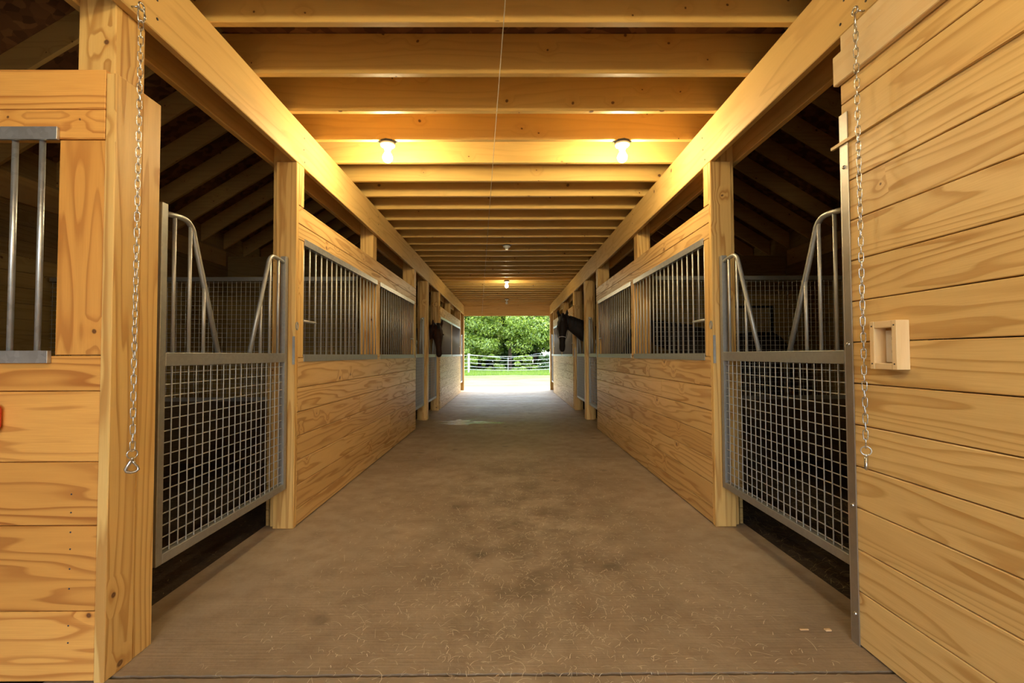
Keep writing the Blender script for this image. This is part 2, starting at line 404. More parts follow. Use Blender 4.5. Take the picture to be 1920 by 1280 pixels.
# ------------------------------------------------------------------ ceiling deck, joists, beams
b = MB(); b.box(-1.62, 1.58, YBACK, YEND, HT + .001, HT + .02); struct('ceiling', b, M['osb'])
def joist_label(i):
    if i < 4: return 'pine ceiling joist, %s on the camera side of the lit lamp pair' % ORD[3 - i] if i < 3 else 'pine ceiling joist that carries the pair of lit lamps'
    return 'pine ceiling joist, %s beyond the one carrying the lit lamp pair' % ORD[i - 4]
for i in range(-9, 32):
    y1 = 2.216 + .4064 * i
    b = MB(); b.box(XL - .21, XR + .21, y1 - TH, y1, HJ, HT)
    o = b.done('ceiling_joist', W['joist'], None, .003)
    lab = joist_label(i) if i >= 0 else 'pine ceiling joist overhead behind the camera'
    tag(o, lab, 'joist', 'ceiling joists across the aisle' if i >= 0 else 'joists behind the camera')
for s in (-1, 1):
    f = FACE[s]
    cuts = [YBACK, 8.38, YEND - .04] if s < 0 else [YBACK, 7.12, YEND - .04]
    for k_ in range(2):
        b = MB(); b.box(f, f + s * TH, cuts[k_] + .001, cuts[k_ + 1] - .002, HB, HJ)
        for _ in range(1): pass
        o = b.done('support_beam', W['beam'], None, .004)
        tag(o, '%s length of the pine beam running along the %s side of the aisle' % (('near', 'far')[k_], SIDE[s]), 'beam', 'beams over the stall fronts')
        if k_ == 0:
            b = MB()
            for yy in (1.72, 1.86, 3.2, 5.05):
                for zz in (HB + .05, HB + .13, HB + .22):
                    b.lathe((f - s * .0005, yy + U(-.02, .02), zz + U(-.01, .01)), [(0, 0), (.006, 0), (.006, -s * .001), (0, -s * .0012)], 8, axis=0)
            b.done('screw_heads', M['hole'], o)
    b = MB(); b.box(f + s * .18, f + s * (.18 + TH), YBACK, YEND - .04, HB, HJ)
    tag(b.done('support_beam', W['beam'], None, .004), 'pine beam on the stall side of the %s posts, seen behind the aisle beam' % SIDE[s], 'beam', 'beams over the stall fronts')
    # blocking between stall posts and joists is left open as in the barn
# header over the far doorway
b = MB(); b.box(XL - .03, XR + .03, YEND - .038, YEND, 2.447, 2.83)
tag(b.done('door_header', W['beam'], None, .004), 'pine header beam across the far barn doorway', 'beam')

# ------------------------------------------------------------------ posts
POSTS = [(1.70, 'at the near end of the %s stalls'), (3.14, 'beyond the nearest %s stall gate'), (5.0, 'behind the middle of the nearest %s barred wall'),
         (7.03, 'at the far end of the nearest %s barred wall'), (8.2, 'between the two middle gates on the %s'), (9.6, 'just before the far %s barred wall'),
         (11.7, 'behind the middle of the far %s barred wall'), (13.86, 'at the far end of the far %s barred wall'), (15.02, 'at the far doorway on the %s')]
for s in (-1, 1):
    f = FACE[s]
    for y, where in POSTS:
        t = thing('timber_post', (f + s * .11, y + .07, 0), 'square pine post ' + where % SIDE[s], 'post', 'posts along the %s stall fronts' % SIDE[s])
        b = MB(); b.box(f + s * TH, f + s * .179, y, y + .14, 0, HJ - .0); b.done('post', W['post'], t, .004)
        if y == 3.14:
            b = MB(); b.box(f, f + s * .142, y - TH, y - .0005, 0, HB - .002); b.done('face_board', W['post'], t, .004)
            b = MB(); b.box(f, f + s * (TH - .0005), y, y + .075, 2.203, HB - .002); b.done('filler_strip', W['post'], t, .002)
        if y in (8.2, 15.02):
            b = MB(); b.box(f, f + s * (TH - .0005), y - .0, y + .14, 0, HB - .002); b.done('face_board', W['post'], t, .004)
            if y == 8.2: 
                b = MB(); b.box(f + s * .01, f + s * .142, y - TH, y - .0005, 0, HB - .002); b.done('face_board', W['post'], t, .004)
        if y in (9.6,):
            b = MB(); b.box(f, f + s * .142, y - TH, y - .0005, 0, HB - .002); b.done('face_board', W['post'], t, .004)
            b = MB(); b.box(f, f + s * (TH - .0005), y, y + .14, 2.203, HB - .002); b.done('filler_strip', W['post'], t, .002)
        if y in (7.03, 13.86):
            b = MB(); b.box(f, f + s * (TH - .0005), y + .0, y + .14, 2.203, HB - .002); b.done('filler_strip', W['post'], t, .002)

# ------------------------------------------------------------------ board walls
def boards(b, axis, fixed, thick, a0, a1, seams, joints=0, minlen=1.2):
    """horizontal boards in a plane; axis 'y' = runs along y at x=fixed.. ; seams: list of z"""
    for z0, z1 in zip(seams, seams[1:]):
        cuts = [a0]
        if joints and a1 - a0 > minlen * 1.5 and R() < joints: cuts.append(U(a0 + minlen * .6, a1 - minlen * .4))
        cuts.append(a1)
        for c0, c1 in zip(cuts, cuts[1:]):
            e = U(0, .0012)
            if axis == 'y': b.box(fixed + math.copysign(e, thick), fixed + thick, c0 + .0006, c1 - .0006, z0 + .0019, z1 - .0019, 1)
            else: b.box(c0 + .0006, c1 - .0006, fixed + e, fixed + thick, z0 + .0013, z1 - .0013, 0)
LOW = [0.006, .113, .278, .443, .608, .773, .938, 1.145]
def stall_wall(s, y0, y1, ym, near):
    f = FACE[s]
    t = thing('board_wall', (f, (y0 + y1) / 2, 0), 'horizontal pine board stall front on the %s, %s' % (SIDE[s], 'nearest the camera' if near else 'by the far doorway'), 'stall wall', 'board stall fronts')
    b = MB(); boards(b, 'y', f, s * TH, y0, y1, LOW, joints=.7); b.done('lower_boards', W['board'], t, .003)
    b = MB(); boards(b, 'y', f, s * TH, y0 - .02 * near, y1, [1.965, 2.073, 2.2], joints=.2); b.done('upper_boards', W['board'], t, .003)
    for a0, a1 in ((y0, y0 + .078), (ym - .055, ym + .055), (y1 - .14, y1)):
        b = MB(); b.box(f, f + s * TH, a0, a1, 1.147, 1.963, 2); b.done('window_stile', W['post'], t, .002)
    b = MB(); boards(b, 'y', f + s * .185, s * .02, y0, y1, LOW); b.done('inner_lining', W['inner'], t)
    for k_, (a0, a1) in enumerate(((y0 + .085, ym - .055), (ym + .06, y1 - .14))):
        grille(s, a0, a1, k_, near)
def grille(s, y0, y1, k_, near):
    f = FACE[s]; xb = f + s * .012
    t = thing('window_grille', (f, (y0 + y1) / 2, 1.13), 'bar grille in the %s board wall %s, the %s of two' %
              (SIDE[s], 'nearest the camera' if near else 'by the far doorway', ('nearer', 'farther')[k_]), 'grille', 'barred stall windows')
    b = MB(); b.box(f - s * .006, f - s * .0005, y0, y1, 1.118, 1.163); b.box(f - s * .006, f + s * .03, y0, y1, 1.163, 1.168); b.done('bottom_rail', M['galv'], t)
    b = MB(); b.box(f - s * .006, f - s * .0005, y0, y1, 1.944, 1.985); b.box(f - s * .006, f + s * .03, y0, y1, 1.939, 1.944); b.done('top_rail', M['galv_light'], t)
    n = int((y1 - y0 - .03) / .1)
    feed = (k_ == 0) if near else (k_ == 0)
    for i in range(n + 1):
        y = y0 + .012 + i * ((y1 - y0 - .024) / n)
        zb = 1.166
        if (k_ == 0 and i == 1) or (k_ == 1 and i == n - 1): zb = 1.41
        b = MB(); b.tube([(xb, y, zb), (xb, y, 1.942)], .0066, 8); b.done('bar', M['wire'], t)
    st = (y1 - y0 - .024) / n
    ya = y0 + .012 if k_ == 0 else y1 - .012 - 2 * st
    b = MB(); b.tube([(xb, ya, 1.405), (xb, ya + 2 * st, 1.405)], .0092, 8); b.done('cross_bar', M['wire'], t)
for s in (-1, 1):
    stall_wall(s, 3.1415, 7.17, 5.09, True)
    stall_wall(s, 9.742, 14.0, 11.77, False)

# near left corner: board wall that faces the camera, with its barred window
XC = XL - TH
t = thing('stall_end_wall', (-2.4, 1.68, 0), 'orange pine board wall facing the camera at the left edge', 'stall wall')
b = MB(); boards(b, 'x', 1.668, .032, -XO, XC - .002, [.004, .25, .553, .78, 1.035, 1.164]); b.done('lower_boards', W['near'], t, .002)
b = MB(); boards(b, 'x', 1.664, .036, -XO, XC - .002, [1.958, 2.07, 2.22]); b.done('header_boards', W['near'], t, .002)
b = MB(); b.box(-1.645, XC - .002, 1.668, 1.70, 1.166, 1.956, 2); b.done('window_stile', W['near'], t, .002)
b = MB(); b.box(-3.35, -3.2, 1.668, 1.70, 1.166, 1.956, 2); b.done('window_stile', W['near'], t, .002)
b = MB(); boards(b, 'x', 1.665, .035, -XO, -3.35, [1.166, 1.36, 1.56, 1.76, 1.956]); b.done('side_boards', W['near'], t, .002)
b = MB()
for z in (.14, .2, .33, .40, .47, .53, .60, .665): b.lathe((-1.572, 1.6685, z), [(0, 0), (.003, 0), (.003, -.0012), (0, -.0015)], 8, axis=1)
b.done('nail_heads', M['nail'], t)
t = thing('corner_trim', (XL, 1.77, 0), 'pair of upright pine boards capping the near left stall corner', 'trim boards')
b = MB(); b.box(XL - TH, XL, 1.664, 1.789, 0, 2.205, 2); b.done('trim_board', W['post'], t, .003)
b = MB(); b.box(XL - TH + .001, XL - .003, 1.791, 1.886, 0, 2.205, 2); b.done('trim_board', W['post'], t, .003)
t = thing('window_grille', (-2.4, 1.65, 1.13), 'galvanized bar grille in the camera-facing wall at the left edge', 'grille', 'barred stall windows')
b = MB(); b.box(-3.2, -1.642, 1.652, 1.6635, 1.953, 2.0); b.done('top_rail', M['galv_light'], t, .001)
b = MB(); b.box(-3.2, -1.655, 1.650, 1.6665, 1.137, 1.182); b.done('bottom_rail', M['galv_light'], t, .001)
for i in range(15):
    b = MB(); x = -1.712 - i * .1; b.tube([(x, 1.672, 1.15), (x, 1.672, 1.975)], .0095, 12); b.done('bar', M['galv_light'], t)
# red object at the very left
b = MB(); b.box(-1.98, -1.816, 1.615, 1.6665, .893, .99)
o = b.done('storage_box', M['red'], None, .02); o.modifiers['edge'].segments = 4
tag(o, 'rounded red plastic box fixed to the orange boards at the left edge', 'box')

# near right: long tack room wall beside the camera
SEAM = [.004] + [.0525 + .165 * k_ for k_ in range(1, 15)]
t = thing('tack_room_wall', (XR, 0, 0), 'wide pine board wall filling the right foreground', 'board wall')
b = MB(); boards(b, 'y', XR, TH, YBACK, 1.876, SEAM); b.done('boards', W['wall'], t, .0025)
b = MB(); b.box(XR - .012, XR - .0005, YBACK, 1.925, 2.026, 2.040); b.done('lath_strip', W['wall'], t, .001)
b = MB(); b.box(XR - .024, XR - .0005, YBACK, 1.885, 2.280, 2.405); b.done('fascia_board', W['pale'], t, .003)
b = MB(); b.box(XR - .016, XR - .0005, YBACK, 1.85, 2.407, 2.475); b.done('fascia_board', W['pale'], t, .003)
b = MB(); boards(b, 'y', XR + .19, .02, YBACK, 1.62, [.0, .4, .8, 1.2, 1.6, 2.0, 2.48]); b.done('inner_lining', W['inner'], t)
b = MB(); boards(b, 'x', 1.645, .02, XR + .22, XO, [.0, .3, .6, .9, 1.2, 1.5, 1.8, 2.1, 2.4, 2.7, 3.0]); b.done('end_boards', W['inner'], t)
t = thing('hinge_strip', (XR, 1.86, 0), 'tall bright steel hinge strip screwed to the near right wall end', 'hinge strip')
b = MB(); b.box(XR - .005, XR - .0003, 1.838, 1.878, 0, 2.155); b.box(XR - .005, XR + .045, 1.878, 1.883, 0, 2.155); b.done('strip', M['steel'], t, .001)
for z in (.12, .55, 1.2, 1.93):
    b = MB(); b.lathe((XR - .005, 1.858, z), [(0, -.007), (.006, -.006), (.0085, -.002), (.0085, 0)], 12, axis=0); b.done('bolt_head', M['chain'], t)

# outlet in its little wooden guard
t = thing('outlet_guard', (XR - .023, 1.635, 1.19), 'small pale wooden frame boxing in a wall outlet', 'outlet box')
x0, x1 = XR - .048, XR - .0005
b = MB(); b.box(x0, x1, 1.578, 1.598, 1.105, 1.279, 2); b.done('side_piece', W['pale'], t, .0015)
b = MB(); b.box(x0, x1, 1.675, 1.695, 1.105, 1.279, 2); b.done('side_piece', W['pale'], t, .0015)
b = MB(); b.box(x0 + .001, x1, 1.5985, 1.6745, 1.255, 1.279, 1); b.done('top_piece', W['pale'], t, .0015)
b = MB(); b.box(x0 + .001, x1, 1.5985, 1.6745, 1.105, 1.127, 1); b.done('bottom_piece', W['pale'], t, .0015)
b = MB(); b.box(XR - .006, XR - .0005, 1.602, 1.673, 1.130, 1.246); o = b.done('outlet_plate', M['plastic_white'], t, .001)
b = MB()
for z in (1.165, 1.212):
    b.box(XR - .0075, XR - .006, 1.622, 1.653, z - .016, z + .016)
b.done('sockets', M['plastic_white'], o, .0005)
b = MB()
for z in (1.165, 1.212):
    for dy in (-.006, .006): b.box(XR - .0085, XR - .0074, 1.6375 + dy - .001, 1.6375 + dy + .001, z - .001, z + .009)
    b.lathe((XR - .0075, 1.6375, z - .009), [(0, -.001), (.003, -.001), (.003, 0)], 8, axis=0)
b.done('slots', M['hole'], o)
for y in (1.588, 1.685):
    for z in (1.125, 1.262): b = MB(); b.lathe((x0, y, z), [(0, -.001), (.0028, -.001), (.0028, 0)], 8, axis=0); b.done('screw', M['hole'], t)

# ------------------------------------------------------------------ gates
def gate(s, y0, y1, where, solid=False, latch_far=True):
    f = FACE[s]; x = f + s * .062; w_ = .018       # tube centre line
    t = thing('stall_gate', (x, (y0 + y1) / 2, .27), 'stall gate %s, %s lower panel' % (where, 'solid grey' if solid else 'mesh'), 'gate', 'stall gates')
    for ya, nm in ((y0, 'near'), (y1 - .036, 'far')):
        b = MB(); b.box(x - w_, x + w_, ya, ya + .036, .27, 1.825); b.done('stile', M['galv'], t, .002)
    a0, a1 = y0 + .0365, y1 - .0365
    b = MB(); b.box(x - w_, x + w_, a0, a1, .27, .312); b.done('bottom_rail', M['galv'], t, .002)
    b = MB(); b.box(x - w_, x + w_, a0, a1, 1.117, 1.176); b.done('middle_rail', M['galv'], t, .002)
    if solid:
        b = MB(); b.box(x - .003, x + .003, a0, a1, .3125, 1.1165); b.done('panel', M['panel'], t)
    b = MB()
    ny = round((a1 - a0) / .052); nz = 16
    for i in range(1, ny):
        y = a0 + (a1 - a0) * i / ny; b.tube([(x - s * .007, y, .3125), (x - s * .007, y, 1.1165)], .0028, 6, cap=False)
    for i in range(nz):
        z = .325 + .0508 * i; b.tube([(x - s * .0015, a0, z), (x - s * .0015, a1, z)], .0028, 6, cap=False)
    b.done('wire_mesh', M['wire'], t)
    mid = (y0 + y1) / 2; yb = [mid - .145, mid + .145]
    for k_, (ys, dr) in enumerate(((a0, 1), (a1, -1))):
        L = (yb[k_] - ys) * dr
        P = [(0, 1.785), (.05, 1.792), (.10, 1.797)]
        bx = .115
        for q in range(1, 8):
            a = math.radians(90 - q * 11.0); P.append((bx + .075 * math.cos(a) , 1.722 + .075 * math.sin(a)))
        ex, ez = P[-1]; P += [((ex + L) / 2, (ez + 1.176) / 2), (L, 1.176)]
        b = MB(); b.tube([(x, ys + dr * p, z) for p, z in P], .0125, 12); b.done('yoke_tube', M['galv'], t)
        for i in range(3):
            yy = .062 + i * .103
            if yy > L - .03: break
            # height where the tube passes
            zt = 1.785
            for (p0, z0), (p1, z1) in zip(P, P[1:]):
                if p0 <= yy <= p1: zt = z0 + (z1 - z0) * (yy - p0) / max(p1 - p0, 1e-6)
            b = MB(); b.tube([(x, ys + dr * yy, 1.176), (x, ys + dr * yy, zt - .006)], .0082, 10); b.done('bar', M['wire'], t)
    yl = y1 + .004 if latch_far else y0 - .004
    d = 1 if latch_far else -1
    o = MB(); ylo = yl if d > 0 else yl - .004; o.box(f - s * .003, f + s * .014, ylo, ylo + .004, 1.10, 1.29)
    l = o.done('latch_plate', M['galv'], t)
    b = MB(); b.tube([(f - s * .012, yl + d * .012 + .014 * math.cos(a), 1.36 + .026 * math.sin(a)) for a in [2 * math.pi * q / 14 for q in range(14)]], .004, 8, closed=True); b.done('latch_ring', M['galv'], l)
gate(-1, 1.955, 3.085, 'nearest the camera on the left')
gate(1, 1.915, 3.085, 'nearest the camera on the right')
gate(-1, 7.19, 8.13, 'just beyond the nearest left board wall', solid=True, latch_far=False)
gate(1, 7.19, 8.13, 'just beyond the nearest right board wall', latch_far=False)
gate(-1, 8.37, 9.545, 'where the left horse looks out')
gate(1, 8.37, 9.545, 'where the right horse looks out', solid=True)
gate(-1, 14.03, 14.98, 'beside the far doorway on the left', solid=True)
gate(1, 14.03, 14.98, 'beside the far doorway on the right')

# ------------------------------------------------------------------ stall interiors
for s in (-1, 1):
    f = FACE[s]; a, c = sorted((f + s * .24, s * XO - s * .04))
    # first partition: boards below, welded mesh with a steel rail above
    t = thing('stall_partition', (s * 3.2, 5.07, 0), 'steel mesh partition between the first two %s stalls' % SIDE[s], 'partition', 'partitions between stalls')
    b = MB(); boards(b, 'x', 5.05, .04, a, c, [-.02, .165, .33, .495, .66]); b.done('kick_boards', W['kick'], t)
    b = MB(); b.box(a, c, 5.05, 5.09, .66, .70); b.done('bottom_rail', M['galv'], t)
    b = MB(); b.box(a, c, 5.05, 5.09, 1.985, 2.03); b.done('top_rail', M['galv'], t)
    b = MB(); x = a + .02
    while x < c: b.tube([(x, 5.07, .70), (x, 5.07, 1.985)], .0022, 5, cap=False); x += .0508
    z = .75
    while z < 1.97: b.tube([(a, 5.066, z), (c, 5.066, z)], .0022, 5, cap=False); z += .0508
    b.done('wire_mesh', M['wire'], t)
    for yy, top, nm in ((8.25, 2.97, 'second'), (11.75, 2.97, 'third')):
        t = thing('stall_partition', (s * 3.2, yy, 0), 'tall pine board partition, %s from the camera on the %s' % (nm, SIDE[s]), 'partition', 'partitions between stalls')
        sm_ = [-.02 + .165 * q for q in range(19)]
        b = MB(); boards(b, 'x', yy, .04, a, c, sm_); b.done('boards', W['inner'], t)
    # timber header on the outer wall under the rafters
    b = MB(); b.box(s * (XO - .04), s * (XO - .001), 1.8, 8.2, 2.76, 3.03); tag(b.done('wall_header', W['rafter'], None), 'dark timber header along the outer wall of the %s stalls' % SIDE[s], 'beam')
    # outer wall boards
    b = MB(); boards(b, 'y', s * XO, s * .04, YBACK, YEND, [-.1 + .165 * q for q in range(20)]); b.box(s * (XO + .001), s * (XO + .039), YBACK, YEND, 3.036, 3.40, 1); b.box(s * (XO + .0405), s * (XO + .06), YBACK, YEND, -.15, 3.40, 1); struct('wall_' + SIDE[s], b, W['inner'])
    # rafters
    for i in range(24):
        y = 1.48 + .6096 * i
        if y > YEND - .1: break
        xs, xt = s * XO, s * 1.2
        zf = lambda x_: 3.07 + .62 * (XO - abs(x_))
        d = .235 / math.cos(math.atan(.62)); b = MB()
        x0, x1 = sorted((xs, xt))
        P = [(x_, yy, zf(x_) + o_) for o_ in (0, d) for yy in (y, y + TH) for x_ in (x0, x1)]
        b.hexa(P, 0)
        tag(b.done('roof_rafter', W['rafter'], None, .002), 'sloping pine rafter over the %s stalls, %s from the near end' % (SIDE[s], ORD[i]), 'rafter', 'rafters over the %s stalls' % SIDE[s])
    b = MB(); d = .235 / math.cos(math.atan(.62)) + .002
    x0, x1 = sorted((s * (XO + .3), 0.0)); zf = lambda x_: 3.07 + .62 * (XO - abs(x_))
    b.hexa([(x_, yy, zf(x_) + o_) for o_ in (d, d + .03) for yy in (YBACK, YEND + .35) for x_ in (x0, x1)], 0); struct('ceiling_roof_' + SIDE[s], b, M['osb'])
# steel framed mesh door standing against the right second partition
t = thing('stall_door_frame', (4.35, 8.2, 0), 'dark steel framed mesh door deep in the right stalls', 'door', None)
b = MB()
for q in ((3.93, 3.97, .1, 2.03), (4.75, 4.79, .1, 2.03)): b.box(q[0], q[1], 8.2, 8.235, q[2], q[3])
b.box(3.97, 4.75, 8.2, 8.235, 1.99, 2.03); b.box(3.97, 4.75, 8.2, 8.235, .1, .14); b.done('frame', M['black_iron'], t)
b = MB(); x = 4.0
while x < 4.74: b.tube([(x, 8.218, .14), (x, 8.218, 1.99)], .0025, 5, cap=False); x += .0508
z = .18
while z < 1.98: b.tube([(3.97, 8.214, z), (4.75, 8.214, z)], .0025, 5, cap=False); z += .0508
b.done('wire_mesh', M['wire'], t)

# far and back walls of the barn
b = MB(); bid = None
for s in (-1, 1):
    a, c = sorted((FACE[s] + s * .18, s * XO)); boards(b, 'x', YEND, .04, a, c, [-.1 + .2 * q for q in range(17)])
boards(b, 'x', YEND + .001, .04, -XO, XO, [3.1 + .2 * q for q in range(3)]); 
b.box(-4.2, 4.2, YEND + .001, YEND + .04, 3.5, 4.1); b.box(-3.3, 3.3, YEND + .001, YEND + .04, 4.1, 4.7); b.box(-2.3, 2.3, YEND + .001, YEND + .04, 4.7, 5.3); b.box(-1.3, 1.3, YEND + .001, YEND + .04, 5.3, 6.0)
b.box(-1.62, 1.58, YEND + .001, YEND + .04, 2.831, 3.1)
struct('wall_far', b, W['beam'])
b = MB(); b.box(-XO, -2.2, YBACK - .04, YBACK, 0, 3.1); b.box(2.2, XO, YBACK - .04, YBACK, 0, 3.1); b.box(-XO, XO, YBACK - .04, YBACK, 3.1, 6.2)
struct('wall_back', b, W['wall'])

# ------------------------------------------------------------------ lamps
def lamp(x, y, state, label):
    t = thing('ceiling_lamp', (x, y, HJ), label, 'lamp', 'bare bulb ceiling lamps')
    z = HJ - .0005
    b = MB(); b.lathe((x, y, z), [(0, 0), (.060, 0), (.060, -.018), (0, -.018)], 8); b.box(x - .075, x + .075, y - .012, y + .012, z - .004, z); b.done('junction_box', M['plate_dark'], t, .002)
    b = MB(); b.lathe((x, y, z - .018), [(0, 0), (.057, 0), (.055, -.012), (.048, -.020), (.028, -.028), (.024, -.048), (.019, -.048), (0, -.046)], 24); b.done('lamp_holder', M['porcelain'], t)
    if state:
        zb = z - .066
        prof = [(0, -.094)] + [(.037 * math.cos(a), -.057 + .037 * math.sin(a)) for a in [-math.pi / 2 + math.pi * q / 10 for q in range(1, 8)]] + [(.020, -.018), (.014, 0), (0, 0)]
        b = MB(); b.lathe((x, y, zb), prof, 20); b.done('bulb', M['bulb_on'] if state == 1 else M['bulb_far'] if state == 3 else M['bulb_off'], t)
lamp(-.905, 3.425, 1, 'lit bare bulb lamp on a joist, left one of the near pair')
lamp(.875, 3.425, 1, 'lit bare bulb lamp on a joist, right one of the near pair')
lamp(-.01, 6.70, 0, 'empty white ceramic lamp socket in the middle of the ceiling')
lamp(-.018, 9.95, 3, 'lit bare bulb lamp down the middle of the ceiling')
lamp(-.025, 13.2, 2, 'unlit bulb lamp nearest the far doorway')
lamp(-.905, .17, 1, 'lit bare bulb lamp over the camera, left one')
lamp(.875, .17, 1, 'lit bare bulb lamp over the camera, right one')

# ------------------------------------------------------------------ cord under the joists
b = MB()
n = 26; pts = []
for i in range(n + 1):
    q = i / n; y = .6 + (14.9 - .6) * q
    pts.append((-.01 - (y - 2.08) * .0645, y, 2.775 - .012 - .28 * max(0, (y - 2.2) / 12.7) ** 1.6 + .012 * math.sin(q * 40) * .2))
b.tube(pts, .0022, 6)
tag(b.done('pull_cord', M['cord'], None), 'thin grey cord strung lengthwise under the ceiling joists', 'cord')

# ------------------------------------------------------------------ hanging chains
def loop_pts(w_, h, n=16, c=(0, 0, 0), rot=0, flat_=True, lean=0):
    P = []
    for i in range(n):
        a = 2 * math.pi * i / n
        x = w_ * math.cos(a); z = (h - w_) * (1 if math.sin(a) >= 0 else -1) + w_ * math.sin(a)
        if abs(math.sin(a)) < 1e-6: z = 0
        x *= 1 + .18 * math.sin(a)
        P.append(Vector((x * math.cos(rot), x * math.sin(rot), z)) + Vector(c))
    return P
def make_link():
    b = MB(); b.tube(loop_pts(.0076, .0192), .0019, 7, closed=True)
    return b
def chain(s, yc, zt, zb, label, hook_turn, hook_a):
    f = FACE[s]; x = f - s * .038
    t = thing('hanging_chain', (x, yc, zb), label, 'chain', 'zinc chains hanging at the near stall corners')
    # screw eye
    b = MB(); b.tube([(f - s * .001, yc, zt + .005), (f - s * .026, yc, zt + .005)], .0035, 8)
    b.tube([(x, yc + .0005 + .014 * math.cos(a), zt + .005 + .014 * math.sin(a)) for a in [2 * math.pi * q / 18 for q in range(18)]], .0035, 8, closed=True)
    b.done('screw_eye', M['chain'], t)
    b = MB(); b.tube(loop_pts(.010, .026, 16, (x, yc, zt - .030), .9), .0028, 8, closed=True)
    b.tube([Vector((x, yc, zt - .040)) + Vector((.011 * math.cos(.9), .011 * math.sin(.9), 0)), Vector((x, yc, zt - .022)) + Vector((.011 * math.cos(.9), .011 * math.sin(.9), 0))], .0042, 8)
    b.done('quick_link', M['chain'], t)
    z = zt - .068; proto = None; i = 0
    while z > zb + .085:
        tw = i * math.pi / 2 + .35 * math.sin(i * .23) + .5 + i * .012
        if proto is None:
            proto = make_link().done('link', M['chain'], None); o = proto
        else:
            o = proto.copy(); COL.objects.link(o)
        o.parent = t; o.matrix_parent_inverse = Matrix.Identity(4)
        o.location = (0, U(-.0006, .0006), z - zb); o.rotation_euler = (0, 0, tw)
        z -= .0308; i += 1
    zr = z + .0308 - .017 - .012
    b = MB(); b.tube([(x + .0165 * math.cos(a) * math.cos(hook_turn), yc + .0165 * math.cos(a) * math.sin(hook_turn), zr + .0165 * math.sin(a)) for a in [2 * math.pi * q / 18 for q in range(18)]], .0025, 8, closed=True); b.done('ring', M['chain'], t)
    # snap hook: body loop (teardrop) with a thick spine
    hk = []
    ca, sa = math.cos(hook_a), math.sin(hook_a)
    for u_, v_ in [(0, -.020), (-.003, -.026), (-.008, -.040), (-.012, -.052), (-.010, -.060), (-.002, -.065), (.007, -.063), (.012, -.056), (.010, -.046), (.006, -.038), (.003, -.030), (.002, -.024)]:
        hk.append((x + 1.6 * u_ * ca, yc + 1.6 * u_ * sa, zr + v_ * 1.05))
    b = MB(); b.tube(hk, [.0055, .0068, .0062, .0058, .0056, .0052, .0048, .0042, .0036, .004, .0048, .005], 8)
    b.tube([(x, yc, zr - .012), (x, yc, zr - .024)], .0045, 8); b.done('snap_hook', M['chain'], t)
chain(-1, 1.722, 2.495, .724, 'zinc chain hanging on the near left corner post', 1.0, .65)
chain(1, 1.738, 2.492, .716, 'zinc chain hanging against the right board wall', -.6, .85)

